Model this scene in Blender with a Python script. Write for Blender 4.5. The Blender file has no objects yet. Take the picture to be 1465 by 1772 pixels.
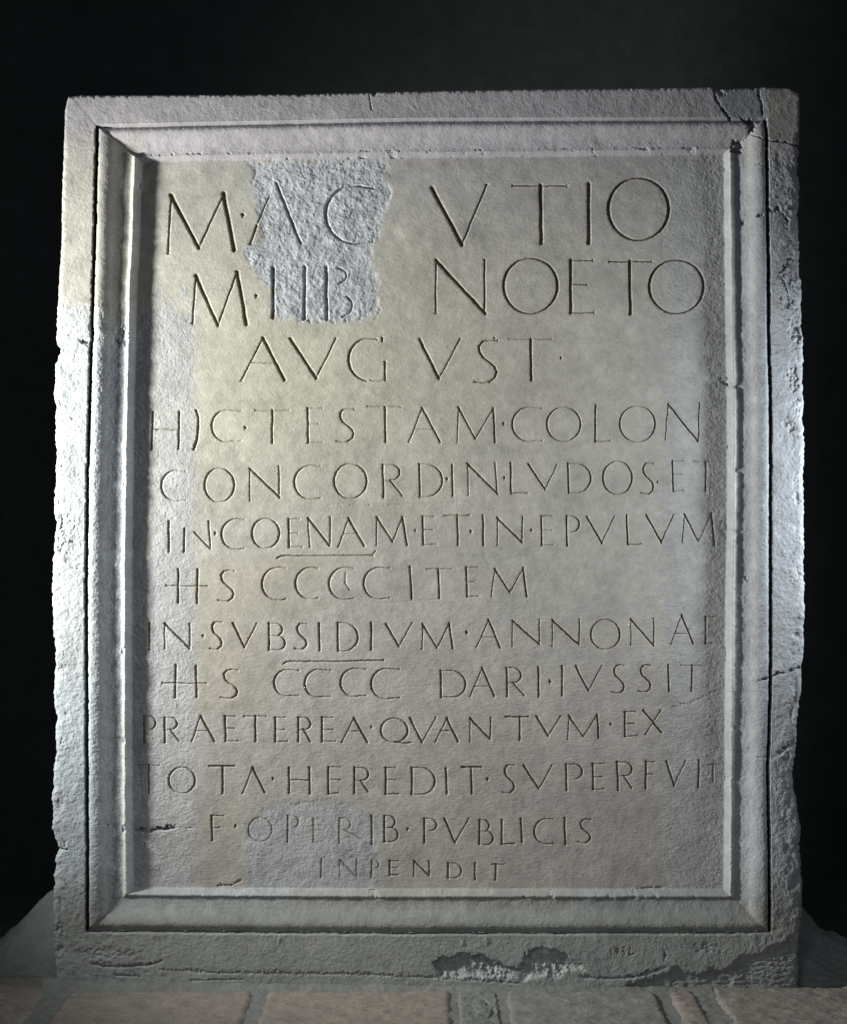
import bpy, math, random
import numpy as np

# ------------------------------------------------------------------ camera, world, lamps
S = bpy.context.scene
COL = S.collection
DIST = 4.0
BASE = 1710.0                       # photo row of the floor line; 1 unit of the slab's own grid = 1 mm
def WX(x): return (x - 732.5) / 1000.0
def WZ(y): return (BASE - y) / 1000.0

cam = bpy.data.objects.new('camera', bpy.data.cameras.new('camera')); COL.objects.link(cam)
cam.location = (0, -DIST, WZ(886)); cam.rotation_euler = (math.radians(90), 0, 0)
cam.data.sensor_fit = 'VERTICAL'; cam.data.sensor_height = 24.0
cam.data.lens = DIST * 24.0 / 1.772
cam.data.clip_start = 0.05; cam.data.clip_end = 60
S.camera = cam

W = bpy.data.worlds.new('World'); S.world = W; W.use_nodes = True
W.node_tree.nodes['Background'].inputs[0].default_value = (0.86, 0.93, 1.0, 1)
W.node_tree.nodes['Background'].inputs[1].default_value = 0.11

def spot(name, loc, aim, power, color, radius, cone, blend):
    l = bpy.data.lights.new(name, 'SPOT'); l.energy = power; l.color = color
    l.shadow_soft_size = radius; l.spot_size = math.radians(cone); l.spot_blend = blend
    o = bpy.data.objects.new(name, l); COL.objects.link(o); o.location = loc
    from mathutils import Vector
    o.rotation_euler = (Vector(aim) - Vector(loc)).to_track_quat('-Z', 'Y').to_euler()
spot('raking_lamp', (-1.42, -0.44, WZ(720)), (-0.20, 0, WZ(780)), 170, (1.0, 0.985, 0.92), 0.09, 100, 1.0)
spot('raking_lamp', (1.08, -0.20, WZ(830)), (0.45, 0, WZ(850)), 25, (0.97, 0.99, 1.0), 0.07, 100, 1.0)
spot('front_lamp', (-0.5, -2.6, WZ(640)), (0.05, 0, WZ(1280)), 22, (1.0, 0.98, 0.96), 0.22, 46, 1.0)

S.view_settings.view_transform = 'Standard'; S.view_settings.look = 'None'
S.view_settings.exposure = 0; S.view_settings.gamma = 1
S.render.engine = 'CYCLES'

# ------------------------------------------------------------------ helpers
rng = np.random.default_rng(7)
def field(shape, lo, hi, seed, ax=1.0, ay=1.0, slope=0.0):
    """band limited random relief, wavelengths lo..hi in grid steps, unit variance"""
    r = np.random.default_rng(seed)
    n = r.standard_normal(shape)
    F = np.fft.rfft2(n)
    fy = np.fft.fftfreq(shape[0])[:, None] * ay; fx = np.fft.rfftfreq(shape[1])[None, :] * ax
    f = np.sqrt(fx * fx + fy * fy) + 1e-9
    F *= np.exp(-(f * lo) ** 2) * (1 - np.exp(-(f * hi) ** 2)) * f ** (-slope)
    o = np.fft.irfft2(F, s=shape); o -= o.mean(); return (o / o.std()).astype(np.float32)
def sm(a, b, x):
    t = np.clip((x - a) / (b - a), 0, 1); return t * t * (3 - 2 * t)
def seg_dist(X, Y, ax, ay, bx, by):
    dx, dy = bx - ax, by - ay; L = dx * dx + dy * dy + 1e-9
    t = np.clip(((X - ax) * dx + (Y - ay) * dy) / L, 0, 1)
    return np.hypot(X - ax - t * dx, Y - ay - t * dy), t
def poly_sdf(X, Y, P):
    """positive inside"""
    d = np.full(X.shape, 1e9, np.float32); ins = np.zeros(X.shape, bool)
    for i in range(len(P)):
        (ax, ay), (bx, by) = P[i], P[(i + 1) % len(P)]
        d = np.minimum(d, seg_dist(X, Y, ax, ay, bx, by)[0])
        if ay != by:
            c = ((Y < ay) != (Y < by)) & (X < (bx - ax) * (Y - ay) / (by - ay) + ax); ins ^= c
    return np.where(ins, d, -d)

def mesh_obj(name, V, Q, mat, parent=None, cols=None, extra=None, smooth=True):
    m = bpy.data.meshes.new(name)
    m.vertices.add(len(V)); m.vertices.foreach_set('co', np.asarray(V, np.float32).ravel())
    m.loops.add(Q.size); m.loops.foreach_set('vertex_index', Q.astype(np.int32).ravel())
    m.polygons.add(len(Q)); m.polygons.foreach_set('loop_start', np.arange(0, Q.size, Q.shape[1], dtype=np.int32))
    try: m.polygons.foreach_set('loop_total', np.full(len(Q), Q.shape[1], np.int32))
    except Exception: pass
    m.update(calc_edges=True)
    if cols is not None:
        a = m.attributes.new('tint', 'FLOAT_COLOR', 'POINT'); c = np.ones((len(V), 4), np.float32); c[:, :3] = cols
        a.data.foreach_set('color', c.ravel())
    if extra is not None:
        a = m.attributes.new('grain', 'FLOAT', 'POINT'); a.data.foreach_set('value', np.asarray(extra, np.float32).ravel())
    m.shade_smooth() if smooth else m.shade_flat()
    m.materials.append(mat)
    o = bpy.data.objects.new(name, m); COL.objects.link(o)
    if parent is not None: o.parent = parent
    return o
def grid_quads(ny, nx):
    i = np.arange(ny * nx, dtype=np.int32).reshape(ny, nx)
    return i[:-1, :-1], i[:-1, 1:], i[1:, 1:], i[1:, :-1]

# ------------------------------------------------------------------ materials
def node_mat(name, color=None, attr=False, rough=0.85, spec=0.25, fine=(260, 900), bump=(0.0005, 0.00025), mott=0.12, mscale=35):
    m = bpy.data.materials.new(name); m.use_nodes = True; N = m.node_tree.nodes; L = m.node_tree.links
    b = N['Principled BSDF']; b.inputs['Roughness'].default_value = rough; b.inputs['Specular IOR Level'].default_value = spec
    tc = N.new('ShaderNodeTexCoord')
    def noise(scale, det=4, r=0.6):
        n = N.new('ShaderNodeTexNoise'); n.inputs['Scale'].default_value = scale
        n.inputs['Detail'].default_value = det; n.inputs['Roughness'].default_value = r
        L.new(tc.outputs['Object'], n.inputs['Vector']); return n
    def mr(src, a, bb, c, d):
        n = N.new('ShaderNodeMapRange'); L.new(src, n.inputs[0])
        for k, v in enumerate((a, bb, c, d)): n.inputs[k + 1].default_value = v
        return n.outputs[0]
    n1 = noise(mscale, 6, 0.65); n2 = noise(fine[0], 3); n3 = noise(fine[1], 2)
    f1 = mr(n1.outputs[0], 0.3, 0.7, 1 - mott, 1 + mott); f2 = mr(n2.outputs[0], 0.3, 0.7, 1 - mott * .8, 1 + mott * .8)
    mm = N.new('ShaderNodeMath'); mm.operation = 'MULTIPLY'; L.new(f1, mm.inputs[0]); L.new(f2, mm.inputs[1])
    mx = N.new('ShaderNodeVectorMath'); mx.operation = 'MULTIPLY'
    if attr:
        a = N.new('ShaderNodeAttribute'); a.attribute_name = 'tint'; L.new(a.outputs['Color'], mx.inputs[0])
    else: mx.inputs[0].default_value = color
    L.new(mm.outputs[0], mx.inputs[1]); L.new(mx.outputs[0], b.inputs['Base Color'])
    bp = N.new('ShaderNodeBump'); bp.inputs['Distance'].default_value = bump[0]; L.new(n2.outputs[0], bp.inputs['Height'])
    bq = N.new('ShaderNodeBump'); bq.inputs['Distance'].default_value = bump[1]; L.new(n3.outputs[0], bq.inputs['Height'])
    if attr:
        g = N.new('ShaderNodeAttribute'); g.attribute_name = 'grain'
        L.new(g.outputs['Fac'], bp.inputs['Strength']); L.new(g.outputs['Fac'], bq.inputs['Strength'])
    L.new(bp.outputs[0], bq.inputs['Normal']); L.new(bq.outputs[0], b.inputs['Normal'])
    return m
M_STONE = node_mat('carved_stone', attr=True, bump=(0.0009, 0.0004), mott=0.07)
M_MORTAR = node_mat('grey_green_mortar', (0.20, 0.213, 0.203), bump=(0.002, 0.0008), fine=(140, 500), mott=0.14)
M_FOOT = node_mat('dark_mortar', (0.20, 0.225, 0.22), bump=(0.002, 0.0008), fine=(120, 420), mott=0.12, mscale=12)
M_TILES = [node_mat('worn_terracotta', c, bump=(0.0025, 0.001), fine=(110, 420), mott=0.2, mscale=22) for c in
           ((0.268, 0.240, 0.213), (0.255, 0.240, 0.218), (0.235, 0.238, 0.225))]
M_DARK = node_mat('dark_backdrop', (0.046, 0.053, 0.054), bump=(0.002, 0.001), fine=(20, 90), mott=0.15, mscale=1.2, spec=0.0, rough=1.0)

def props(o, label=None, cat=None, kind=None, group=None):
    if label: o['label'] = label
    if cat: o['category'] = cat
    if kind: o['kind'] = kind
    if group: o['group'] = group
    return o

# ------------------------------------------------------------------ slab: warped grid
ST = 1.2
s = np.arange(92, 1392 + ST, ST); t = np.arange(158, 1708 + ST, ST)
nx, ny = len(s), len(t)
lin = np.interp
YY0 = t
left_o = [(150,119),(160,117),(166,115),(180,112),(312,107),(420,105),(495,100.5),(520,99.5),(560,97.5),(586,95.5),(592,97),(599,105),(607,104),(614,101),(625,97),
 (660,93),(690,94),(702,97.5),(720,95),(755,96.5),(800,97),(840,94),(870,92),(900,95),(930,94),(960,91.5),(1000,89),(1060,90),(1100,92),(1115,94),(1150,95.5),
 (1190,91),(1215,93),(1245,98.5),(1258,95),(1265,94),(1290,96.5),(1330,92),(1400,90),(1438,90),(1450,94),(1462,98),(1470,101),(1480,97),(1492,95),(1500,96),(1520,92),(1560,92),(1620,93),(1685,95),(1720,95)]
right_o = [(140,1372),(150,1378),(156,1382),(171,1384),(250,1384),(262,1383),(300,1381),(312,1380),(326,1384),(380,1382),(430,1384),(484,1384),(500,1387),(512,1389),(540,1387),
 (565,1387),(600,1389),(626,1391),(640,1388.5),(700,1391),(728,1389.5),(770,1393),(860,1391),(900,1392.5),(1000,1391.5),(1050,1393),(1100,1392),(1120,1393),(1145,1389),(1157,1386),
 (1180,1388),(1200,1387),(1240,1381),(1290,1378),(1315,1375),(1340,1373),(1365,1375),(1390,1379),(1430,1386),(1470,1385),(1500,1388),(1560,1390),(1585,1388),(1600,1386),(1620,1383.5),(1720,1383)]
def crv(P, q): P = np.array(P, float); return np.interp(q, P[:, 0], P[:, 1])
XL = crv(left_o, t); XR = crv(right_o, t)
r1 = rng.standard_normal(ny); k = np.hanning(9); k /= k.sum(); k2 = np.hanning(31); k2 /= k2.sum()
jag = np.convolve(r1, k, 'same') * 1.6 + np.convolve(rng.standard_normal(ny), k2, 'same') * 2.5
XL = XL + jag * np.where(t < 520, 0.35, 0.9)
XR = XR - (np.convolve(rng.standard_normal(ny), k, 'same') * 1.6 + np.convolve(rng.standard_normal(ny), k2, 'same') * 2.5) * np.where(t < 258, 0.3, 0.9)
GL = crv([(150,166),(213,164),(420,159),(620,153),(850,147),(1000,145),(1250,146),(1500,147),(1612,147),(1710,147)], t)
FL = crv([(200,241),(280,238),(420,233.5),(500,229),(700,225),(850,222.5),(1000,221),(1250,221),(1400,222),(1535,224),(1710,225)], t)
FR = crv([(150,1252),(280,1252),(600,1256),(700,1258),(900,1258),(1100,1255),(1300,1254),(1535,1252),(1710,1252)], t)
GR = crv([(150,1323),(200,1326),(240,1330),(350,1331),(450,1333),(600,1334),(700,1337),(1160,1337),(1250,1335),(1330,1332),(1500,1335),(1620,1335),(1710,1335)], t)
w1 = np.convolve(rng.standard_normal(ny), k2, 'same') * 1.3; w2 = np.convolve(rng.standard_normal(ny), k2, 'same') * 1.3
w3 = np.convolve(rng.standard_normal(ny), k2, 'same') * 1.0
GL = GL + w3 * .8; FL = FL + w1; FR = FR + w2
# nominal stations:        edge  grooveL  panelL  panelR  grooveR  edge
NS = np.array([92, 148, 155, 230, 1253, 1330, 1337, 1392.])
X = np.empty((ny, nx), np.float32)
for j in range(ny):
    X[j] = np.interp(s, NS, [XL[j], GL[j], GL[j] + 6.5, FL[j] + 7, FR[j], GR[j] - 6.5, GR[j], XR[j]])
top_o = [(100,167),(118,165),(300,164),(500,163),(560,161.5),(632,160),(637,164),(641,163),(645,159),(800,156),(960,154),(1160,152),(1232,151),(1238,155),(1243,158),(1250,154),(1306,152),(1312,155),(1318,151),(1370,152),(1384,160)]
bot_o = [(90,1700),(500,1708),(1390,1714)]
XN = X.mean(0)
TY = crv(top_o, XN) + np.convolve(rng.standard_normal(nx), k2, 'same') * 0.6 + np.clip(np.convolve(rng.standard_normal(nx), np.hanning(13) / 3, 'same') - 1.1, 0, 3) * 1.6 - np.abs(np.convolve(rng.standard_normal(nx), k2, 'same')) * 0.8
TT = crv([(90,216),(170,215),(300,212),(500,208),(700,204),(1000,203.5),(1240,203),(1400,204)], XN)
TP = crv([(90,283),(240,281),(300,279),(430,276),(700,273),(1100,269),(1260,267),(1400,267)], XN)
BP = crv([(90,1535),(224,1536),(700,1539),(1250,1539),(1400,1539)], XN) + np.convolve(rng.standard_normal(nx), k2, 'same') * .8
BT = crv([(90,1614),(160,1615),(700,1619),(1250,1618),(1330,1616),(1400,1616)], XN) + np.convolve(rng.standard_normal(nx), k2, 'same') * .8
BB = crv(bot_o, XN)
Y = np.empty((ny, nx), np.float32)
NT = np.array([158, 204, 278, 1537, 1617, 1708.])
for i in range(nx):
    Y[:, i] = np.interp(t, NT, [TY[i], TT[i], TP[i], BP[i], BT[i], BB[i]])
SS, TTg = np.meshgrid(s, t)

# ---- profile
UL = (SS - 148) / 82; UR = (1337 - SS) / 84; UT = (TTg - 204) / 74; UB = (1617 - TTg) / 80
side = np.argmin(np.stack([UL, UR, UT, UB]), 0)
U = np.minimum(np.minimum(UL, UR), np.minimum(UT, UB))
P_U = [0, .07, .10, .14, .19, .25, .32, .40, .48, .56, .66, .76, .81, .855, .88, .905, .93, 1.0]
P_H = [0, -6, -3.0, -1.4, -1.2, -2.0, -4.2, -8.5, -13.5, -17.5, -20.5, -21.5, -20.5, -16.5, -15.5, -18, -25, -38]
P_Hb = [0, -12, -9, -6.2, -4.5, -4.6, -6.5, -10, -14, -17.5, -20, -21.3, -20.8, -17.8, -17, -18.5, -24, -38]
P_Ht = [0, -11, -9, -6.3, -4.8, -5.2, -7.5, -11.5, -15.5, -19.5, -23, -25.5, -26.1, -26.3, -26.4, -27.5, -31, -38]
def soft_profile(P):
    q = np.linspace(0, 1.1, 440); v = np.interp(q, P_U, P); kk = np.hanning(29); kk /= kk.sum()
    vp = np.convolve(np.pad(v, 14, 'edge'), kk, 'valid'); return np.interp(np.clip(U, 0, 1.1), q, vp)
H = np.where(side == 3, soft_profile(P_Hb), np.where(side == 2, soft_profile(P_Ht), soft_profile(P_H))).astype(np.float32)
n_lo = field((ny, nx), 25, 120, 11); n_mid = field((ny, nx), 7, 30, 12); n_hi = field((ny, nx), 2.2, 8, 13)
n_fine = field((ny, nx), 1.2, 4, 14); n_h = field((ny, nx), 2.0, 9, 15, ax=4.0, ay=1.0); n_big = field((ny, nx), 90, 500, 16)
n_d = field((ny, nx), 1.5, 7, 17, ax=0.5, ay=1.5)
n_pk = field((ny, nx), 1.1, 26, 18, slope=1.1); n_pk2 = field((ny, nx), 1.6, 60, 19, slope=1.5); n_sc = field((ny, nx), 1.2, 10, 20, ax=2.2, ay=.9, slope=.6)
# worn moulding: wobble of the profile
mould = (U > 0.0) & (U < 1.0)
inner = (U >= 1.0)
H += np.where(mould, n_lo * 0.25 * sm(0.1, 0.5, U), 0)
# groove
gd = np.array([24, 24, 0, 8.])[side] * (1 + .18 * n_lo + .12 * n_mid)
gw = np.array([0.088, 0.08, 0.05, 0.05])[side]
u_g = U + n_mid * 0.004 + n_lo * .003
groove = np.clip(1 - np.abs((u_g - gw * 0.5) / (gw * 0.5)) ** 4, 0, 1) * (U > -0.01)
groove *= np.where((side < 2), sm(-0.01, 0.02, np.minimum(UT, UB)), 1)
H -= (groove * gd).astype(np.float32)
H -= np.where((side == 3), 2.0 * sm(0.05, 0.02, U) * sm(-.01, .01, U), 0)
# roughness mask: strips of bare marble versus smooth mended plaster
wx = X + n_hi * 0.8 + n_mid * 4 + n_lo * 4; wy = Y + n_hi * 0.8 + n_mid * 4
def pm(P, soft=5): return sm(-soft, soft, poly_sdf(X + n_pk2 * 2.5 + n_lo * 4, Y + n_pk2 * 2.0 + n_mid * 2, P)).astype(np.float32)
patch1 = pm([(428,280),(670,276),(672,320),(664,400),(640,440),(660,500),(640,552),(560,556),(472,552),(466,490),(432,462),(424,436),(444,400),(452,350),(436,312)], 6)
patch2 = pm([(432,1450),(424,1425),(456,1402),(500,1388),(560,1384),(600,1390),(640,1412),(656,1440),(652,1475),(655,1542),(432,1542)], 8)
stripL = sm(14, -14, X + n_mid * 3 - 338) * sm(-20, 20, Y + n_lo * 14 - 520)
stripR = sm(-12, 12, X + n_mid * 2 - 1147) * sm(-20, 20, Y - 250)
brown = pm([(338,965),(560,960),(560,1060),(440,1080),(470,1150),(468,1222),(338,1235)], 10) * 0.9
brown2 = pm([(338,1370),(440,1380),(425,1440),(430,1545),(338,1545)], 10)
marginL_up = (SS < 232) * sm(8, -8, Y + n_mid * 6 - 526) * sm(205, 250, Y - n_lo * 6)
corner = pm([(1236,140),(1248,180),(1262,208),(1320,208),(1322,170),(1312,140)], 2)
strip_white = pm([(1313,140),(1334,140),(1337,165),(1332,195),(1327,215),(1320,212),(1321,180),(1314,165)], 2)
repair_tr = pm([(1322,140),(1390,140),(1390,252),(1330,244),(1326,215),(1334,180)], 2)
upperframe = sm(300, 240, Y) * (U < 1)
rough = np.full((ny, nx), 0.45, np.float32)
rough += 0.75 * stripL + 0.45 * stripR + 0.45 * patch1 + 0.55 * patch2 - 0.2 * brown - .1 * brown2
edgeX = np.minimum(X - XL[:, None], XR[:, None] - X); edgeT = Y - TY[None, :]
marg = (U < 0)
rough = np.where(marg, np.where((X < 400) & (Y > 526), 1.1, 0.8), rough)
rough = np.where(marg & (X > 1300) & (Y > 260), 1.15, rough)
rough = np.where(marg & (Y < 260) | (marginL_up > .5), 0.6, rough)
rough = np.where(marg & (Y > 1600), 0.8, rough)
rough = np.where(mould & (side < 2) & (Y > 520), 1.35, rough); rough = np.where(mould & (side >= 2), 0.8, rough)
H -= np.where(mould & (U > .8), np.clip(n_pk2 + n_lo * .5 - 1.4, 0, 2) * 2.2 + np.clip(n_mid - 1.7, 0, 2) * 1.5, 0)
shadeband = sm(1200, 1235, X) * inner + sm(262, 240, X) * inner * sm(480, 560, Y)
rough += 0.5 * shadeband
H += rough * (n_pk * np.where(U > 1, 0.15, 0.21) + n_fine * 0.10 + n_sc * 0.09 + n_mid * np.where(U > 0, 0.04, 0.08)) + n_lo * np.where(mould, 0.10, 0.15) + n_big * 0.3
H += inner * n_h * 0.10 * sm(900, 1200, Y) + n_d * 0.07
# pits
pit = np.clip(n_hi - 2.5, 0, 1) * 1.6 + np.clip(n_fine + n_mid * .4 - 2.9, 0, 1) * 1.4
H -= pit * rough * 0.9
# patch relief
ridg = 1 - np.abs(n_hi) ; ridm = 1 - np.abs(n_mid)
H += patch1 * (n_pk * 0.15 + n_pk2 * .5 - 1.1) + patch2 * (-1.0 + n_pk2 * .2)
H -= 1.2 * np.exp(-((X - 1147 - n_mid * 2) / 4) ** 2) * sm(300, 330, Y) * sm(1240, 1180, Y) * 0.35
# rounded worn arrises at the outline
e = np.minimum(np.minimum(edgeX, edgeT), 60).clip(0)
er = np.where(Y < 230, 5.0, np.where(X < 700, 8.0, 10.0)) + n_mid * 1.5; er = er.clip(2.5)
q = (1 - e / er).clip(0, 1); H -= er * (1 - np.sqrt(1 - q * q * 0.98)) * 0.9
H -= np.where(X > 1300, sm(26, 0, e + n_pk2 * 5) * (2.5 + 2.2 * np.clip(n_lo + n_pk2 * .3, -0.6, 2)) * sm(255, 330, Y), 0)
H += np.where(marg & (X > 1300) & (Y > 258), n_pk2 * .35, 0) + np.where(marg & (X < 300) & (Y > 530), n_pk2 * .35, 0)
H -= np.where((X < 300) & (Y > 526), sm(16, 0, e + n_pk2 * 4) * (1.5 + 2.0 * np.clip(n_lo, -0.5, 2)), 0)

# ---- cracks, chips
def stroke(P, w, d, wob=1.0, base=None):
    global H
    for (a, b) in zip(P[:-1], P[1:]):
        x0, x1 = min(a[0], b[0]) - 12, max(a[0], b[0]) + 12; y0, y1 = min(a[1], b[1]) - 12, max(a[1], b[1]) + 12
        j0, j1 = np.searchsorted(t, [y0 - 25, y1 + 25]); i0, i1 = np.searchsorted(s, [x0 - 25, x1 + 25])
        sl = (slice(j0, j1), slice(i0, i1))
        D, _ = seg_dist(X[sl] + n_pk2[sl] * wob, Y[sl] + n_pk[sl] * wob * .7, a[0], a[1], b[0], b[1])
        H[sl] -= np.clip((w + n_pk[sl] * w * .35 - D) / w, 0, 1) * d
stroke([(234,1438),(245,1436),(252,1440)], 3.2, 7); stroke([(258,1439),(272,1434),(286,1435),(302,1432)], 3.6, 9, 1.5)
stroke([(302,1432),(335,1434)], 1.5, 1.5)
stroke([(376,1533),(402,1532),(416,1524)], 2.4, 4)
stroke([(1104,1538),(1145,1536)], 2, 3)
stroke([(1384,1156),(1366,1161)], 3.2, 9); stroke([(1358,1164),(1345,1166),(1332,1173),(1322,1175),(1306,1178)], 2.6, 8)
stroke([(1285,1177),(1265,1190),(1235,1197),(1190,1218),(1160,1225)], 1.5, 2, 2)
stroke([(1374,1285),(1358,1296),(1350,1305)], 4, 6, 2); stroke([(1344,1308),(1330,1311),(1312,1310)], 1.5, 3)
stroke([(1335,362),(1345,360)], 5, 12); stroke([(1312,374),(1315,373)], 3.5, 7); stroke([(1283,388),(1286,386)], 4, 7)
stroke([(1350,366),(1358,378),(1362,384)], 4, 5, 2); stroke([(1368,360),(1378,358)], 3, 5)
stroke([(1344,480),(1352,466),(1362,450)], 3, 4, 3); stroke([(1352,480),(1360,505)], 3, 4, 3)
stroke([(1330,243),(1345,245),(1362,247),(1384,255)], 1.5, 4); stroke([(1376,250),(1382,254)], 4, 5)
stroke([(1234,148),(1240,170),(1250,190),(1258,200),(1264,207)], 2.2, 8, 0.6)
stroke([(1312,148),(1313,165),(1318,180),(1320,198)], 2.2, 7, 0.6)
stroke([(1264,204),(1290,204),(1320,206)], 1.6, 4, 0.6)
stroke([(1297,233),(1310,238),(1324,244)], 1.5, 4); stroke([(1297,233),(1286,243)], 1.5, 4)
stroke([(1306,285),(1322,286)], 1.2, 3)
stroke([(1246,160),(1250,164)], 3.5, 4)
stroke([(141,590),(148,592)], 4.2, 9); stroke([(155,566),(162,578)], 3.5, 8)
stroke([(100,1470),(116,1470)], 2.6, 8, .5)
stroke([(638,158),(640,170),(642,190)], 1.2, 2.5); stroke([(201,589),(205,600)], 4, 4)
stroke([(183,1425),(185,1428)], 2.5, 4); stroke([(212,1278),(214,1284)], 3, 4)
stroke([(598,990),(597,1008),(604,1021),(627,1030)], 1.8, 1.4, 0.4)
stroke([(1262,1345),(1266,1350)], 3, 4); stroke([(1362,1502),(1361,1512)], 2, 3); stroke([(1366,1535),(1366,1540)], 2, 3)
stroke([(1250,660),(1262,668),(1270,670)], 4, 5, 2); stroke([(1288,1000),(1294,1006)], 2.5, 4)
stroke([(690,1190),(745,1186)], 1, .8)
stroke([(1150,1645),(1152,1655),(1150,1662)], 2, 4); stroke([(1085,1690),(1120,1688),(1150,1675)], 2.5, 3, 2)
for (a, b) in ((620,870),(860,878)): pass
stroke([(560,874),(640,876),(740,872),(820,868)], 1.2, .8, 1.5); stroke([(670,1043),(760,1038)], 1.2, 1)
for xg in (482, 800, 842): stroke([(xg, 1624), (xg - 2, 1636)], 3, -1.2)
# chips on the bottom margin and broken corner
def chip(P, depth, soft, top=True, rg=2.0, bias=0):
    global H
    d = poly_sdf(X + n_pk2 * 2.5 + n_lo * 2, Y + n_pk2 * 2.5 + n_lo * 2, P); m = sm(0, soft, d)
    H -= m * (depth + rg * (n_pk2 * .55 + n_pk * .15 + n_lo * .15) + bias * n_lo)
    return m
c1 = chip([(746,1668),(755,1655),(790,1650),(830,1650),(858,1662),(880,1668),(905,1664),(915,1645),(940,1640),(975,1645),(1005,1665),(1018,1682),(960,1690),(900,1696),(800,1696),(752,1692)], 15, 8, rg=2.2)
H += c1 * (sm(1660, 1700, Y + n_pk2 * 7 + n_lo * 5) * 10 + n_pk * .9 + np.abs(n_pk2) * 1.5)
c2 = chip([(1090,1700),(1130,1680),(1160,1674),(1215,1678),(1255,1664),(1300,1646),(1345,1632),(1372,1622),(1400,1612),(1400,1730),(1000,1730)], 6.5, 12, rg=1.2)
H -= c2 * (np.sin(Y * 0.62 + n_pk2 * .9 + X * 0.015 + n_lo * .8) * 0.5 + n_h * .45)
stroke([(1004,1690),(1050,1694),(1095,1692),(1140,1678)], 3, 4, 2)
stroke([(160,1668),(180,1672),(215,1673),(260,1670),(280,1662)], 3, 5, 2); stroke([(200,1688),(240,1690)], 2.5, 4, 1.5)
stroke([(280,1678),(380,1684),(600,1686),(740,1692),(900,1702)], 2.5, 3.0, 2.5); stroke([(330,1697),(420,1695)], 2, 3)
c3 = chip([(1279,202),(1298,201),(1304,212),(1303,224),(1297,236),(1292,226),(1288,215)], 15, 4, rg=.7)
c4 = chip([(1268,240),(1286,240),(1283,262),(1258,270),(1264,250)], 12, 5, rg=1)
for (cx, cy, rx, ry, dp) in ((1370,470,14,35,5),(1376,570,12,26,6),(1365,520,16,14,4),(130,950,22,40,3),(115,905,14,20,4),(1366,735,10,10,3),(1372,650,10,30,4),(180,1650,60,10,2),(1225,1640,30,8,2),(1258,920,12,14,3),(212,580,10,22,4)):
    rr = np.hypot((X - cx + n_mid * 4) / rx, (Y - cy + n_mid * 4) / ry); H -= np.clip(1 - rr, 0, 1) ** .6 * dp

# ------------------------------------------------------------------ inscription (positions as cut on the stone, mm)
LET = []           # (glyph, [ (points, w0, w1, serif0, serif1) ], strength)
cur = dict(w=6.0, th=3.0)
def add(g, st, k=1.0): LET.append((g, st, k))
def line(a, b, w, s0='h', s1='h', w1=None): return ([a, b], w, w if w1 is None else w1, s0, s1)
def arc(cx, cy, rx, ry, a0, a1, n=22):
    return [(cx + rx * math.cos(math.radians(a0 + (a1 - a0) * i / n)), cy + ry * math.sin(math.radians(a0 + (a1 - a0) * i / n))) for i in range(n + 1)]
def M(tl, bl, v, tr, br, k=1):
    w, h = cur['w'], cur['th']
    add('M', [line(tl, bl, h, None), line(tl, v, w, 'h', None, w * .8), line(v, tr, h, None, None), line(tr, br, w)], k)
def A(ap, bl, br, yc=None, k=1, left=True):
    w, h = cur['w'], cur['th']; st = [line(ap, br, w)]
    if left: st.append(line(ap, bl, h, None))
    if yc:
        f = (yc - ap[1]) / (bl[1] - ap[1]); st.append(line((ap[0] + (bl[0] - ap[0]) * f, yc), (ap[0] + (br[0] - ap[0]) * f, yc), h * .75, None, None))
    add('A', st, k)
def V(tl, v, tr, k=1): add('V', [line(tl, v, cur['w'], 'h', None), line(tr, v, cur['th'], 'h', None)], k)
def I(a, b, k=1): add('I', [line(a, b, cur['w'])], k)
def N(a, b, d1, ra, rb, k=1):
    add('N', [line(a, b, cur['th']), line(a, d1, cur['w'], None, None), line(ra, rb, cur['th'] * 1.2, 'h', None)], k)
def T(x0, x1, yb, a, b, k=1, th=None): add('T', [([(x0, yb), (x1, yb)], th or cur['th'] * .8, th or cur['th'] * .8, 'v', 'v'), line(a, b, cur['w'], None, 'h')], k)
def E(a, b, xt, xm, ym, xb, k=1, F=False):
    h = cur['th'] * .8; st = [line(a, b, cur['w'])]
    if xt: st.append(([(a[0], a[1]), (xt, a[1])], h, h, None, 'v'))
    if xm: st.append(([(a[0], ym), (xm, ym)], h, h, None, 'v'))
    if xb: st.append(([(b[0], b[1]), (xb, b[1] - 1)], h, h, None, 'v'))
    add('F' if not xb else 'E', st, k)
def O(x0, x1, y0, y1, k=1):
    w, h = cur['w'], cur['th']; cx, cy = (x0 + x1) / 2, (y0 + y1) / 2; P = arc(cx, cy, (x1 - x0) / 2 - w * .4, (y1 - y0) / 2 - h * .4, 0, 360, 40)
    add('O', [(P, 'O', None, None, None)], k)
def C(x0, x1, y0, y1, k=1, g='C'):
    cy = (y0 + y1) / 2; ry = (y1 - y0) / 2 - 1; rx = min((x1 - x0) * 0.72, ry * 1.02); cx = x0 + rx + 1
    P = arc(cx, cy, rx, ry, -72, -288, 26)
    P = [(x1 - 1, y0 + ry * .10)] + P + [(x1 - 1, y1 - ry * .10)]
    add(g, [(P, 'C', None, 'v', 'v')], k)
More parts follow.
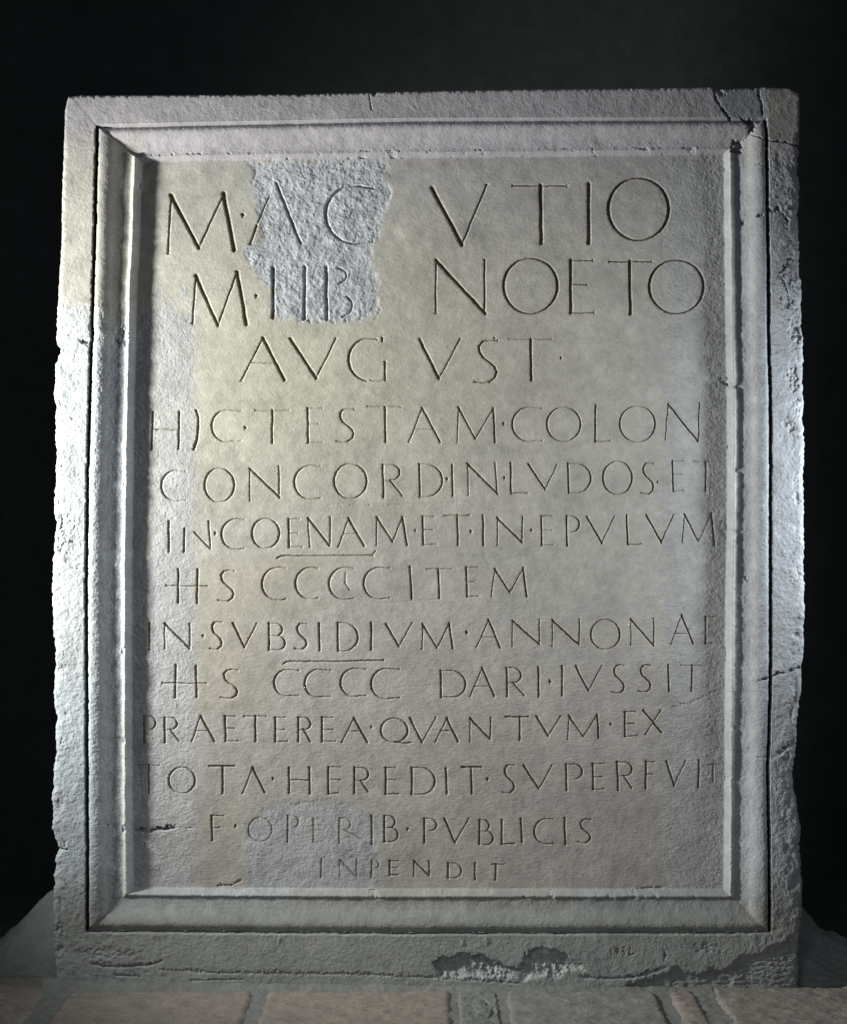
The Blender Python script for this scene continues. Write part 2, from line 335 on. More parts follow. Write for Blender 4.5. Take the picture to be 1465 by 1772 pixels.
def S_(x0, x1, y0, y1, k=1):
    cx = (x0 + x1) / 2; h = (y1 - y0); w = (x1 - x0)
    P = [(x1 - 1, y0 + 2), (cx + w * .12, y0 + 1.0), (cx - w * .12, y0 + h * .05), (x0 + w * .22, y0 + h * .16), (x0 + w * .24, y0 + h * .28), (x0 + w * .36, y0 + h * .40),
         (cx + w * .12, y0 + h * .51), (x1 - w * .16, y0 + h * .62), (x1 - w * .07, y0 + h * .74), (x1 - w * .14, y0 + h * .87), (cx + w * .14, y1 - h * .03), (cx - w * .12, y1 - 1), (x0 + 1, y1 - 3)]
    add('S', [(P, 'S', None, 'v', 'v')], k)
def bowl(x, xr, y0, y1):
    r = (y1 - y0) / 2; L = max(xr - x - r, 1)
    return [(x, y0)] + arc(x + min(L, xr - x), (y0 + y1) / 2, min(r, xr - x), r, -90, 90, 14) + [(x, y1)]
def D(a, b, xr, k=1): add('D', [line(a, b, cur['w'], 'hl', 'hl'), (bowl(a[0], xr, a[1], b[1]), 'B', None, None, None)], k)
def Pp(a, b, xr, ym, k=1, opened=True):
    P = bowl(a[0], xr, a[1], ym)
    add('P', [line(a, b, cur['w'], 'hl', 'h'), (P[:-1] if opened else P, 'B', None, None, None)], k)
def R(a, b, xr, ym, leg, k=1):
    add('R', [line(a, b, cur['w'], 'hl', 'h'), (bowl(a[0], xr, a[1], ym), 'B', None, None, None), line((a[0] + (xr - a[0]) * .45, ym), leg, cur['w'] * .8, None, 'h')], k)
def B(a, b, x1, x2, k=1):
    ym = a[1] + (b[1] - a[1]) * .47
    add('B', [line(a, b, cur['w'], 'hl', 'hl'), (bowl(a[0], x1, a[1], ym), 'B', None, None, None), (bowl(a[0], x2, ym, b[1]), 'B', None, None, None)], k)
def L_(a, b, xf, k=1): add('L', [line(a, b, cur['w']), ([b, (xf, b[1] - 1)], cur['th'], cur['th'], None, 'v')], k)
def H_(l0, l1, r0, r1, x0, x1, yc, k=1): add('H', [line(l0, l1, cur['w']), line(r0, r1, cur['w']), ([(x0, yc), (x1, yc + 1)], cur['th'], cur['th'], 'v' if x0 < l0[0] - 5 else None, 'v' if x1 > r0[0] + 5 else None)], k)
def dot(x, y, r=3.0, k=1): add('.', [([(x - r * .3, y - r * .6), (x + r * .8, y - r * .1)], r * 2.0, r * .6, None, None), ([(x - r * .3, y - r * .6), (x - r * .4, y + r * .7)], r * 1.6, r, None, None)], k)

cur = dict(w=8.0, th=4.2)                                    # M AC VTIO
M((296,338),(291,438),(344,429),(387,335),(405,432)); dot(421,373,3.4)
add('A', [line((466,340),(446,385),3,None,None), line((444,390),(433,422),4.6,None,'h'), line((478,318),(519,419),6.5,None)], 1.0)
C(562,646,320,422); V((747,325),(799,423),(842,319)); T(886,981,321,(935,321),(936,420),th=3.2); I((1018,318),(1018,420)); O(1049,1160,306,417)
cur = dict(w=7.2, th=4.0)                                    # M LIB NOETO
M((339,477),(333,560),(377,563),(410,470),(426,561)); dot(444,513,3.2)
I((472,465),(472,549)); I((527,462),(526,551))
add('B', [line((564,462),(565,551),7.2,'h','h'), (arc(580,477,19,14,-80,70,12),4.2,3.2,None,None), (arc(585,529,24,20,-50,75,12),5.2,3,None,None)], 1)
N((754,450),(754,542),(839,542),(838,449),(838,541)); O(868,967,445,544); E((987,450),(987,541),1026,1016,492,1028)
T(1053,1128,452,(1089,452),(1090,543)); O(1120,1220,448,544)
cur = dict(w=6.2, th=3.6)                                    # AVGVST
A((455,585),(417,659),(492,657),627); V((502,586),(547,654),(581,585))
add('G', [(arc(640,622,37,37,-70,-262,26),'C',None,None,None), ([(640,658),(656,659),(666,657)],2.6,2.6,None,None), line((666,626),(666,657),5), line((661,585),(661,590),5,'v',None)], 1)
V((726,587),(759,655),(796,586)); S_(819,862,587,663); T(880,955,586,(918,587),(919,657),th=2.2); dot(971,620,2.4); dot(856,586,2.4)
cur = dict(w=4.6, th=3.0)                                    # HIC TESTAM COLON
H_((264,713),(262,778),(310,713),(309,777),264,310,743)
add('I', [([(339,710),(343,722),(343,738),(341,760),(335,777)],4.6,5.6,None,'h')],1)
C(365,418,708,766); dot(425,741,3); T(441,501,710,(471,710),(471,766)); E((532,706),(533,766),558,551,733,558); S_(581,614,706,766)
T(635,693,703,(666,704),(667,765)); A((730,706),(707,765),(761,765),742); M((793,705),(791,765),(822,760),(853,706),(856,765)); dot(872,734,2.6)
C(885,939,703,765); O(944,1006,703,765); L_((1030,701),(1029,764),1056); O(1070,1135,701,766); N((1155,699),(1151,761),(1207,763),(1210,697),(1208,763))
# CONCORD IN LVDOS ET
C(278,322,813,868); O(352,407,809,870); N((432,811),(432,867),(484,861),(482,807),(483,861)); C(508,555,804,865); O(576,636,801,864)
R((662,804),(663,861),691,831,(696,858)); D((725,803),(726,860),765); dot(774,830,2.6); I((782,804),(783,858)); N((808,802),(810,857),(861,855),(856,801),(860,855))
dot(873,828,2.6); L_((883,801),(884,854),913); V((914,803),(943,847),(963,804)); D((982,802),(984,853),1022); O(1041,1095,797,857); S_(1107,1132,800,856)
dot(1138,835,2.2); E((1163,798),(1165,850),1182,1180,821,1182,.8); T(1199,1240,798,(1221,800),(1221,850),.9)
# IN COENAM ET IN EPVLVM
I((292,902),(292,955)); add('N', [line((319,915),(318,955),4.6,None), line((336,921),(364,950),3.6,None,None), line((361,902),(364,950),3.6,'h',None)],1); dot(373,924,2.6)
C(382,423,897,952); O(434,485,896,950); E((499,898),(500,947),519,515,923,523); N((533,897),(536,947),(570,944),(571,895),(571,944))
A((603,897),(585,947),(630,945),924); M((652,895),(651,944),(679,938),(696,895),(704,943)); dot(719,919,2.2); E((731,894),(732,943),752,749,917,755)
T(768,813,892,(791,892),(792,943),th=3.2); dot(815,921,2.6); I((835,892),(836,944)); N((860,896),(860,945),(903,939),(904,894),(903,939)); dot(920,919,2.6)
E((936,893),(937,944),956,955,918,958); Pp((980,893),(981,944),1002,921); V((1015,894),(1041,940),(1063,893)); L_((1084,892),(1086,943),1109)
V((1118,892),(1144,939),(1165,891)); M((1184,890),(1180,939),(1208,937),(1231,889),(1236,943))
# HS CCCC ITEM
add('-', [([(479,966),(488,962),(560,962),(640,961),(646,962)],3.4,3.4,None,None), line((643,961),(650,953),2.6,None,None)],1)
H_((308,985),(308,1043),(342,985),(341,1044),287,360,1014); S_(376,406,986,1042)
C(452,495,981,1040); C(510,551,981,1038); C(568,613,981,1039); C(628,675,981,1038)
I((709,981),(712,1036)); T(738,782,985,(758,985),(760,1035)); E((806,982),(808,1033),827,822,1007,829); M((856,985),(850,1033),(882,1026),(905,983),(911,1032))
# IN SVBSIDIVM ANNONAE
I((258,1078),(258,1125)); N((285,1079),(285,1124),(328,1122),(328,1079),(328,1122)); dot(352,1101,2.6); S_(362,385,1075,1125); V((403,1079),(423,1120),(444,1079))
B((465,1079),(465,1125),488,493); S_(509,532,1078,1125); I((552,1079),(553,1126)); D((584,1078),(585,1127),619); I((642,1078),(642,1125))
V((668,1080),(690,1119),(713,1078)); M((731,1080),(730,1124),(756,1122),(777,1078),(783,1122)); dot(808,1096,3)
A((845,1073),(824,1120),(865,1121),1103); N((886,1074),(886,1120),(933,1115),(933,1073),(933,1115)); N((955,1073),(955,1119),(1002,1116),(1002,1072),(1002,1116))
O(1020,1074,1071,1125); N((1091,1072),(1091,1117),(1131,1117),(1130,1071),(1131,1117)); A((1179,1065),(1160,1116),(1199,1114),1097)
E((1221,1068),(1221,1114),1240,None,0,1234,.7)
# HS CCCC DARI IVSSIT
add('-', [([(490,1149),(496,1145),(580,1145),(664,1143)],3.4,3.4,None,'v')],1)
H_((304,1151),(303,1207),(339,1153),(340,1207),280,358,1182); S_(380,413,1158,1210)
C(473,518,1158,1206); C(526,573,1158,1208); C(588,634,1156,1207); C(641,692,1156,1211)
D((762,1161),(763,1207),805); A((834,1156),(813,1206),(855,1205),1188); R((876,1156),(877,1205),901,1182,(907,1204)); I((931,1155),(932,1206)); dot(952,1181,3.2)
I((972,1153),(972,1204)); V((996,1153),(1018,1196),(1041,1152)); S_(1057,1081,1150,1201); S_(1103,1127,1150,1199); I((1156,1151),(1157,1197)); T(1177,1214,1152,(1197,1152),(1196,1197),.8)
# PRAETEREA QVANTVM EX
Pp((248,1240),(249,1285),269,1263); R((285,1242),(285,1285),306,1263,(310,1283)); A((347,1239),(331,1284),(371,1283),1265); E((389,1240),(390,1283),407,406,1261,412)
T(422,460,1240,(442,1240),(442,1283)); E((476,1242),(476,1284),493,493,1263,498); R((516,1242),(516,1283),537,1263,(537,1284)); E((557,1242),(557,1284),576,576,1263,581)
A((612,1243),(591,1285),(636,1285),1266); dot(643,1259,2.4)
O(657,707,1242,1286); add('Q', [([(683,1284),(698,1287),(713,1285)],4,3,None,None)],1)
V((709,1243),(730,1285),(754,1242)); A((773,1243),(753,1284),(792,1284),1265); N((813,1243),(813,1284),(848,1279),(849,1242),(848,1279)); T(874,914,1241,(899,1241),(899,1281),th=3.6)
V((928,1240),(948,1274),(970,1239)); M((984,1239),(982,1280),(1009,1275),(1033,1237),(1035,1277)); dot(1057,1255,2.4); E((1081,1232),(1081,1275),1100,1098,1253,1103)
add('X', [line((1113,1230),(1144,1268),4.8), line((1143,1229),(1116,1272),3.2)],1)
# TOTA HEREDIT SVPERFVIT
T(238,275,1325,(257,1325),(257,1373),.9); O(290,339,1327,1374); T(362,406,1326,(385,1326),(385,1373),th=4); A((437,1329),(419,1374),(458,1372)); dot(473,1349,2.6)
H_((500,1329),(500,1373),(535,1328),(536,1374),500,536,1350); E((568,1328),(568,1374),589,589,1350,586); R((613,1329),(613,1374),637,1351,(637,1371)); E((667,1329),(667,1375),685,685,1350,690)
D((712,1329),(712,1375),752); I((771,1330),(773,1374)); T(799,833,1328,(815,1328),(816,1374),th=4); dot(844,1350,2.6); S_(868,891,1323,1374); V((906,1325),(932,1365),(955,1324))
Pp((979,1323),(980,1368),1007,1348,opened=True); E((1025,1322),(1026,1367),1045,1042,1345,1045); R((1067,1319),(1069,1368),1093,1343,(1093,1364)); E((1117,1319),(1117,1365),1132,1130,1340,None)
V((1153,1318),(1166,1360),(1186,1317)); I((1209,1316),(1208,1363))
cur = dict(w=3.8, th=2.6); T(1225,1246,1323,(1234,1323),(1234,1352))
cur = dict(w=4.4, th=2.9)                                    # F OPERIB PVBLICIS
E((366,1412),(367,1455),387,379,1433,None); dot(408,1431,2.6); O(428,472,1414,1458,.55)
Pp((498,1412),(497,1458),516,1433,.8); E((542,1417),(542,1458),556,554,1437,556,.45); R((587,1417),(587,1460),606,1437,(624,1452),.6); I((643,1412),(643,1462))
B((665,1412),(665,1457),683,688); dot(706,1436,2.6); Pp((734,1417),(734,1458),755,1438); V((769,1417),(787,1459),(811,1417)); B((830,1419),(829,1462),846,853)
L_((868,1419),(868,1461),890); I((901,1417),(903,1458)); C(923,958,1416,1462); I((977,1416),(978,1462)); S_(999,1023,1417,1460)
cur = dict(w=3.8, th=2.7)                                    # INPENDIT
I((556,1487),(555,1519),.8); N((588,1489),(588,1518),(617,1518),(617,1488),(617,1518),.8); Pp((643,1490),(642,1519),655,1503,.8); E((674,1490),(674,1515),689,687,1502,690)
N((716,1490),(716,1517),(743,1516),(742,1490),(743,1516)); D((775,1494),(775,1520),798); I((822,1494),(822,1522)); T(851,873,1496,(858,1496),(857,1523))
cur = dict(w=2.6, th=2.2)                                    # year scratched on the base
add('1', [([(1057,1643),(1058,1653)],2.4,2.2,None,None)],1.2)
add('9', [([(1071,1646),(1068,1641),(1066,1642),(1065,1645),(1068,1648),(1071,1646),(1069,1650),(1067,1652)],2.4,2.0,None,None)],1.2)
add('5', [([(1082,1640),(1078,1641),(1078,1645),(1081,1649),(1081,1653),(1078,1654)],2.4,2.2,None,None)],1.2)
add('4', [([(1091,1641),(1088,1650),(1091,1653),(1096,1651)],2.4,2.8,None,None)],1.4)

LID = np.full((ny, nx), -1, np.int32); VAL = np.zeros((ny, nx), np.float32)
lr = random.Random(5)
def width_along(kind, a, b, big, thin):
    if kind in ('O', 'B'):                                   # heavy on the flanks
        dx, dy = b[0] - a[0], b[1] - a[1]; f = abs(dy) / (math.hypot(dx, dy) + 1e-6); return thin * .8 + (big - thin * .8) * f ** 1.5
    if kind == 'C':
        dx, dy = b[0] - a[0], b[1] - a[1]; f = abs(dy) / (math.hypot(dx, dy) + 1e-6); return thin * .85 + (big - thin * .85) * f ** 1.5
    if kind == 'S':
        dx, dy = b[0] - a[0], b[1] - a[1]; f = abs(dy) / (math.hypot(dx, dy) + 1e-6); return thin * .8 + (big - thin * .8) * f
line_w = {}
for li, (g, strokes, kk) in enumerate(LET):
    segs = []
    ys = [p[1] for st in strokes for p in st[0]]; hgt = max(ys) - min(ys)
    yc = sum(ys) / len(ys)
    big = 8.2 if yc < 440 else 7.4 if yc < 570 else 6.3 if yc < 680 else 5.1 if yc < 1390 else 4.7
    if yc > 1480: big = 4.0
    if yc > 1600: big = 2.4
    thin = big * .62; kk = kk * (1.25 if big < 5 else 1.1)
    for (P, w0, w1, s0, s1) in strokes:
        if not isinstance(w0, str): w0, w1 = w0 * 1.1, w1 * 1.1
        if isinstance(w0, str):
            for a, b in zip(P[:-1], P[1:]):
                w = width_along(w0, a, b, big, thin); segs.append((a, b, w, w))
            we = thin
            w_s, w_e = thin, thin
        else:
            n = max(1, int(math.hypot(P[-1][0] - P[0][0], P[-1][1] - P[0][1]) / 14)) if len(P) == 2 else 1
            if len(P) == 2 and n > 1:
                a, b = P; L = math.hypot(b[0] - a[0], b[1] - a[1]); px, py = -(b[1] - a[1]) / L, (b[0] - a[0]) / L
                Q2 = [(a[0] + (b[0] - a[0]) * i / n + px * (lr.gauss(0, .35) if 0 < i < n else 0), a[1] + (b[1] - a[1]) * i / n + py * (lr.gauss(0, .35) if 0 < i < n else 0)) for i in range(n + 1)]
            else: Q2 = P
            m = len(Q2) - 1
            for i in range(m):
                f0, f1 = i / m, (i + 1) / m
                # waisted stroke, wider at its ends
                wa = (w0 + (w1 - w0) * f0) * (0.93 + .12 * abs(2 * f0 - 1)) * lr.uniform(.93, 1.07); wb = (w0 + (w1 - w0) * f1) * (0.93 + .12 * abs(2 * f1 - 1))
                segs.append((Q2[i], Q2[i + 1], wa, wb))
            w_s, w_e = w0, w1
        for (pt, sf, ww) in ((P[0], s0, w_s), (P[-1], s1, w_e)):
            if not sf: continue
            ln = max(big * .55, ww * .62); r0 = ww * .85
            if sf == 'h': segs += [(pt, (pt[0] - ln, pt[1]), r0, 1.0), (pt, (pt[0] + ln, pt[1]), r0, 1.0)]
            elif sf == 'hl': segs += [(pt, (pt[0] - ln, pt[1]), r0, 1.0)]
            elif sf == 'v': segs += [(pt, (pt[0], pt[1] - ln * .8), r0 * 1.3, 1.0), (pt, (pt[0], pt[1] + ln * .8), r0 * 1.3, 1.0)]
    xs = [p[0] for sg in segs for p in sg[:2]]; ys = [p[1] for sg in segs for p in sg[:2]]
    # window in index space (the warp moves points by at most ~20)
    j0 = max(0, np.searchsorted(t, min(ys) - 12)); j1 = np.searchsorted(t, max(ys) + 16)
    i0 = max(0, np.searchsorted(s, min(xs) - 26)); i1 = np.searchsorted(s, max(xs) + 26)
    sl = (slice(j0, j1), slice(i0, i1)); xx = X[sl] + n_hi[sl] * .22; yy = Y[sl] + n_mid[sl] * .25
    val = np.zeros(xx.shape, np.float32)
    for (a, b, wa, wb) in segs:
        d, tt = seg_dist(xx, yy, a[0], a[1], b[0], b[1])
        val = np.maximum(val, (wa + (wb - wa) * tt) * .5 + .25 - d)
    keep = 1 + 0.25 * patch1[sl] - 0.15 * patch2[sl]
    dep = np.minimum(val, 3.4) * 1.35 * kk * keep
    dep = dep * (1 - .4 * patch2[sl]) * (1 - .4 * sm(1185, 1235, X[sl])) * (1 - .35 * sm(292, 250, X[sl]) * (Y[sl] > 1050))
    H[sl] -= dep
    VAL[sl] = np.maximum(VAL[sl], val)
    LID[sl] = np.where((val > 0.12), li, LID[sl])

# ------------------------------------------------------------------ stone colour (stone, plaster and dirt, with some light and shade painted in)
def c3f(c): return np.array(c, np.float32)
T0 = np.zeros((ny, nx, 3), np.float32) + c3f((0.405, 0.40, 0.38))
def mixc(m, c): 
    global T0
    T0 = T0 * (1 - m[..., None]) + c3f(c) * m[..., None]
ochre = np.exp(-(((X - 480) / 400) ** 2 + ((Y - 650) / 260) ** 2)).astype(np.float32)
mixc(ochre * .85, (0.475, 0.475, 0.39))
mixc(sm(430, 250, Y + n_lo * 20) * inner * .5 * sm(500, 800, X), (0.385, 0.375, 0.41))
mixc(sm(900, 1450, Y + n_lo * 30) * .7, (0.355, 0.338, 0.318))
mixc(stripL * .75 * inner, (0.40, 0.41, 0.43)); mixc(stripR * .6 * inner, (0.375, 0.40, 0.42))
mixc(brown * .55, (0.37, 0.345, 0.29)); mixc(brown2 * .5, (0.34, 0.33, 0.29))
mixc(patch1 * .9, (0.42, 0.445, 0.485)); mixc(patch1 * sm(0.2, 1.8, n_pk + n_pk2 * .6) * .6, (0.60, 0.63, 0.67)); mixc(patch1 * sm(.2, 1.6, n_lo + n_pk2 * .5) * .55, (0.27, 0.30, 0.345))
mixc(patch2 * .7, (0.36, 0.385, 0.41))
fr = (U < 1).astype(np.float32)
mixc(fr * (X < 500) * sm(480, 620, Y), (0.41, 0.455, 0.49))
mixc(fr * (X > 1000) * sm(240, 300, Y), (0.37, 0.405, 0.44))
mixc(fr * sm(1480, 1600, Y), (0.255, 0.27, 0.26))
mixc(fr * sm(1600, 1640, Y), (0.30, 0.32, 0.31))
mixc(fr * sm(300, 260, Y) * .9, (0.39, 0.38, 0.42))
whiteL = marg * (X < 300) * sm(-6, 6, Y + n_mid * 6 - 528) * sm(1250, 1000, Y)  # white marble, its downward fade painted in as lamp falloff
mixc(whiteL.astype(np.float32) * .85, (0.44, 0.475, 0.48))
lipL = (side == 0) * sm(.08, .1, U) * sm(.24, .18, U) * sm(-6, 6, Y - 530) * sm(1300, 1050, Y)
mixc(lipL.astype(np.float32) * .7, (0.55, 0.58, 0.58))  # lamplight on the lip beside the left groove, painted as paler stone
mixc((marginL_up * (marg | mould)).astype(np.float32) * .8, (0.38, 0.375, 0.345))
mixc(corner, (0.27, 0.30, 0.33)); mixc(strip_white, (0.44, 0.44, 0.50)); mixc(repair_tr * .8, (0.30, 0.30, 0.28))
# warm highlights painted on the upright moulding ridges, where the lamps catch them
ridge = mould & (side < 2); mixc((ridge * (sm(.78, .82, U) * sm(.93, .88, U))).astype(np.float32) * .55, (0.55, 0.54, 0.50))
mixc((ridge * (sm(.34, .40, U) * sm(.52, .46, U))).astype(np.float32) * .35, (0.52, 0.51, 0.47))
mixc((c1 * .5).astype(np.float32), (0.36, 0.40, 0.40)); mixc((c1 * sm(.3, 1.6, n_pk)).astype(np.float32) * .4, (0.58, 0.66, 0.66))
mixc((c2 * .5).astype(np.float32), (0.22, 0.24, 0.24))
T0 *= (1 + 0.02 * n_lo + 0.04 * n_pk2 + 0.035 * n_pk + 0.03 * n_big)[..., None]
stain = sm(1.2, 2.4, n_lo + .4 * n_mid); T0 *= (1 - .09 * stain * inner)[..., None]
# brown earth plus painted shade in letter cuts and the deep frame groove
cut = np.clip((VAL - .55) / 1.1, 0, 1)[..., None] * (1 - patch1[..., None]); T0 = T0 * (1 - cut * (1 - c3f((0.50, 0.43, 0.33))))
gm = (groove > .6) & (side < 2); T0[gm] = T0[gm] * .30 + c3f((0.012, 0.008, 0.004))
mixc((pit > .3).astype(np.float32) * .4, (0.16, 0.14, 0.10))
T0 = np.clip(T0, 0.01, 0.8)
GR_ = np.clip(rough * .75, .25, 1.3).astype(np.float32)

# ------------------------------------------------------------------ build slab objects
gk = 1 + 0.0093 * np.clip(U, 0, 1)                    # the recessed field is a little larger than it looks
V3 = np.stack([(X - 732.5) * gk / 1000, -H / 1000, (BASE - 886 - (Y - 886) * gk) / 1000], -1).reshape(-1, 3).astype(np.float32)
a, b, c, d = grid_quads(ny, nx)
QA = np.stack([a, d, c, b], -1)       # facing -y
def qmin(F): return np.maximum(np.maximum(F[:-1, :-1], F[:-1, 1:]), np.maximum(F[1:, :-1], F[1:, 1:]))
lidq = qmin(LID)
Uq = (U[:-1, :-1] + U[1:, 1:]) / 2; sq = side[:-1, :-1]
cq = (np.maximum(corner, 0) > .5)[:-1, :-1] & (Uq < 0); rq = ((repair_tr > .5) | (strip_white > .5))[:-1, :-1] & (Uq < 0) & ~cq
PART = np.zeros(lidq.shape, np.int32)                # 0 panel
PART[(Uq < 1)] = 10 + sq[(Uq < 1)]                   # mouldings
PART[(Uq < 0)] = 1                                   # border
PART[cq] = 2; PART[rq] = 3
LQ = lidq >= 0
root = bpy.data.objects.new('stone_inscription', None); COL.objects.link(root); root.location = (0, 0, 0)
props(root, 'tall pale grey stone slab carved with thirteen lines of Latin capitals inside a moulded frame', 'stone inscription')
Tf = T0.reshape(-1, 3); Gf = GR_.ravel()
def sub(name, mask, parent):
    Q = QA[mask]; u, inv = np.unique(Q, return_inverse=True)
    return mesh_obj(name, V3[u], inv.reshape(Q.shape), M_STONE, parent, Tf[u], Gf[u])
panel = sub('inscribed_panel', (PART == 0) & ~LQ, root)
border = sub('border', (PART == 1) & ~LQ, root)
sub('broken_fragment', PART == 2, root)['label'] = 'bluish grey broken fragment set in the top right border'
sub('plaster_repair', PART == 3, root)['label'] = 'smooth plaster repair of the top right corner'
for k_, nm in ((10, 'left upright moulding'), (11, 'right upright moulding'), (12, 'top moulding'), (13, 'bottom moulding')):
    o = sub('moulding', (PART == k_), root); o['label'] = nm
NAMES = {'.': 'word_divider', '-': 'numeral_bar'}
for li, (g, st, kk) in enumerate(LET):
    m = (lidq == li)
    if k_ and m.any():
        py = sum(p[1] for q2 in st for p in q2[0]) / sum(len(q2[0]) for q2 in st)
        m &= (PART < 10)
        if m.any():
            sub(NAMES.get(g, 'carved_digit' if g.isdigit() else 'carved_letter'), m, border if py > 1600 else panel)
# letter faces that fell on mouldings stay with the mouldings (masks above are exclusive)

# side walls and back
G3 = V3.reshape(ny, nx, 3)
loop = np.concatenate([G3[0, :], G3[1:, -1], G3[-1, -2::-1], G3[-2:0:-1, 0]])
lc = np.concatenate([T0[0, :], T0[1:, -1], T0[-1, -2::-1], T0[-2:0:-1, 0]])
cen = loop.mean(0); rings = [loop]; n = len(loop)
dep_l = [0.004, 0.010, 0.02, 0.035, 0.055, 0.08, 0.11, 0.15, 0.19, 0.20]
nz = field((len(dep_l), n), 1.5, 400, 33, ax=6)
dirv = loop - cen; dirv[:, 1] = 0; dirv /= np.linalg.norm(dirv, axis=1)[:, None]
sub_i = np.arange(0, n, 3); loop_s = loop[sub_i]; V = [loop_s]; Cc = [lc[sub_i]]
for r_, dd in enumerate(dep_l):
    R_ = loop_s.copy(); R_[:, 1] = np.maximum(loop_s[:, 1], 0) + dd
    R_ -= dirv[sub_i] * (0.001 + 0.0015 * np.abs(nz[r_, sub_i])[:, None] + 0.05 * dd); V.append(R_); Cc.append(lc[sub_i] * .9)
ns = len(sub_i); V = np.concatenate(V); Cc = np.concatenate(Cc); Q = []
idx = np.arange(ns); nxt = (idx + 1) % ns
for r_ in range(len(dep_l)): Q.append(np.stack([r_ * ns + idx, r_ * ns + nxt, (r_ + 1) * ns + nxt, (r_ + 1) * ns + idx], -1))
Vb = np.concatenate([V, [[0, 0.205, 0.78]]]); Cc = np.concatenate([Cc, Cc[:1]])
last = len(dep_l) * ns; Q.append(np.stack([last + idx, last + nxt, np.full(ns, len(Vb) - 1), np.full(ns, len(Vb) - 1)], -1))
Q = np.concatenate(Q)
tri = Q[-ns:][:, :3]; quads = Q[:-ns]
mesh_obj('slab_sides', Vb[:len(V)], quads, M_STONE, root, Cc[:len(V)], np.full(len(V), 1.2))
mesh_obj('slab_back', np.concatenate([V[last:], Vb[-1:]]), np.stack([idx, nxt, np.full(ns, ns)], -1), M_STONE, root, Cc[last:], np.full(ns + 1, 1.2))

# ------------------------------------------------------------------ floor, paving, mortar
def sheet(name, x0, x1, y0, y1, nx_, ny_, zf, mat, parent=None, skirt=0):
    xs = np.linspace(x0, x1, nx_); ys = np.linspace(y0, y1, ny_); GX, GY = np.meshgrid(xs, ys); Z = zf(GX, GY)
    V = np.stack([GX, GY, Z], -1).reshape(-1, 3); a, b, c, d = grid_quads(ny_, nx_); Q = np.stack([a, b, c, d], -1).reshape(-1, 4)
    return mesh_obj(name, V, Q, mat, parent)
nzf = field((150, 700), 2, 14, 41); nzf2 = field((150, 700), 10, 60, 42)
def zfloor(GX, GY):
    rise = np.interp(GX, [-.64, -.3, .1, .65], [.020, .013, .008, .003]) * np.exp(-np.clip(-GY, 0, 1) / .016) * (np.abs(GX) < .66)
    return -0.004 + rise + nzf * 0.0007 + nzf2 * .0008
mortar = sheet('floor', -1.5, 1.5, -0.9, 0.36, 700, 150, zfloor, M_MORTAR); props(mortar, kind='structure')
# crack in the mortar patch
big = mesh_obj('dark_floor', np.array([[-12, -9, -.02], [12, -9, -.02], [12, 9, -.02], [-12, 9, -.02]]), np.array([[0, 1, 2, 3]]), M_DARK); props(big, kind='structure')  # near-black colour stands in for the unlit floor behind the slab
tr = random.Random(3)
def tile(x0, x1, y0, y1, mat, z=0.0, n=None, name='paving_brick', cuts=()):
    nx_, ny_ = (n or (max(10, int((x1 - x0) / .005)), 64)); xs = np.linspace(0, 1, nx_); ys = np.linspace(0, 1, ny_); GX, GY = np.meshgrid(xs, ys)
    sd = tr.randrange(9999); f = field((ny_, nx_), 2, 12, sd); f2 = field((ny_, nx_), 8, 60, sd + 1)
    ex = np.convolve(np.random.default_rng(sd).standard_normal(ny_), np.hanning(9) / 4, 'same') * .0016
    ey = np.convolve(np.random.default_rng(sd + 2).standard_normal(nx_), np.hanning(9) / 4, 'same') * .0016
    PX = x0 + (x1 - x0) * GX + ex[:, None] * (1 - 2 * GX); PY = y0 + (y1 - y0) * GY + ey[None, :] * (1 - 2 * GY)
    e = np.minimum(np.minimum(GX, 1 - GX) * (x1 - x0), np.minimum(GY, 1 - GY) * (y1 - y0))
    Z = z + 0.0005 - 0.011 * (1 - sm(-.001, 0.010, e)) + f * .0005 + f2 * .0009
    for P in cuts:
        for (p, q3) in zip(P[:-1], P[1:]):
            dd, _ = seg_dist(PX + f * .0006, PY + f * .002, p[0], p[1], q3[0], q3[1]); Z = Z - np.clip(1 - dd / .0035, 0, 1) * .008
    V = np.stack([PX, PY, Z], -1).reshape(-1, 3); a, b, c, d = grid_quads(ny_, nx_)
    return mesh_obj(name, V, np.stack([a, b, c, d], -1).reshape(-1, 4), mat, mortar)
cols_ = [(-1.40, -1.07), (-1.04, -.645), (-.612, -.288), (-.272, .050), (.135, .402), (.416, .470), (.494, .80), (.83, 1.16), (1.18, 1.45)]
mats_ = [1, 0, 0, 0, 2, 0, 1, 1, 0]
fr_y = [-.018, .10, -.022, -.020, -.018, -.014, .012, .01, .02]
for (x0, x1), mi, fy in zip(cols_, mats_, fr_y):
    tile(x0, x1, -0.40, fy, M_TILES[mi])
    tile(x0, x1, -0.83, -0.425, M_TILES[(mi + 1) % 3], n=(24, 18))
def onfloor(x, y):
    k_ = (y - 886) / 824.0; return (WX(x) / k_, 4 / k_ - 4)
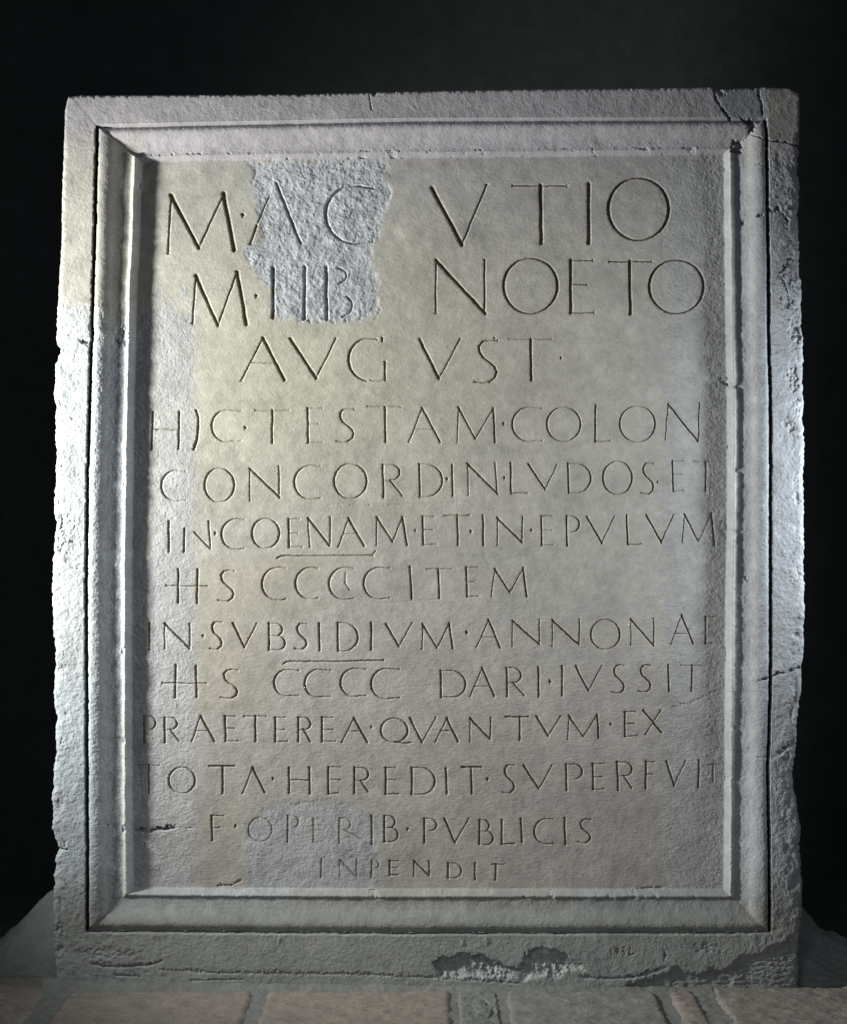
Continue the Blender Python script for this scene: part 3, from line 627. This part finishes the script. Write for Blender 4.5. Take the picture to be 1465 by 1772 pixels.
tile(.054, .131, -.36, -.016, M_MORTAR, z=-.001, n=(36, 90), name='mortar_patch', cuts=([onfloor(833,1725), onfloor(845,1736), onfloor(857,1741), onfloor(877,1740)],
     [onfloor(853,1743), onfloor(853,1754), onfloor(846,1760), onfloor(830,1762)]))
tile(-.285, -.275, -.36, -.0165, M_MORTAR, z=-.004, n=(12, 60), name='mortar_joint')
# footing behind the slab
nf = field((90, 260), 3, 20, 51); nf2 = field((90, 260), 14, 90, 52)
def zfoot(GX, GY):
    # sloping heap of mortar: high beside the slab, falling outward; front foot line follows the paving
    ax = np.abs(GX)
    hL = np.interp(-GX, [.0, .60, .645, .662, .70, .735, .79, .90, 1.1], [.20, .20, .15, .112, .088, .058, .0, -.02, -.03])
    hR = np.interp(GX, [.0, .60, .655, .672, .70, .715, .735, .755, .80, .92], [.20, .20, .145, .105, .072, .052, .035, .03, .01, -.02])
    h = np.where(GX < 0, hL, hR)
    return h
def footing():
    ny_, nx_ = 90, 260
    u = np.linspace(-1.05, 1.05, nx_); v = np.linspace(0, 1, ny_); GX, GV = np.meshgrid(u, v)
    base_y = np.interp(GX, [-1.05, -.62, .62, 1.05], [.13, .13, .03, .03])
    crest = zfoot(GX, GX)
    # v: 0..0.55 climbs the front face, rest falls behind
    y = base_y + np.interp(GV, [0, .55, .75, 1], [0, .12, .25, .45])
    f = np.interp(GV, [0, .1, .35, .55, .75, 1], [0, .22, .72, 1, .9, -.05])
    # keep what is seen above the paving proportional: perspective lifts the receding face by itself
    z = -.012 + f * (crest + .03) + nf * .0022 + nf2 * .004 * sm(0, .2, GV)
    V = np.stack([GX, y, z], -1).reshape(-1, 3); a, b, c, d = grid_quads(ny_, nx_)
    o = mesh_obj('mortar_footing', V, np.stack([a, b, c, d], -1).reshape(-1, 4), M_FOOT)
    return props(o, 'low sloping heap of dark grey mortar behind the foot of the inscribed slab', 'footing')
footing()
# backdrop
wall = mesh_obj('back_wall', np.array([[-6, 1.3, -.02], [6, 1.3, -.02], [6, 1.3, 4.5], [-6, 1.3, 4.5]]), np.array([[0, 1, 2, 3]]), M_DARK); props(wall, kind='structure')
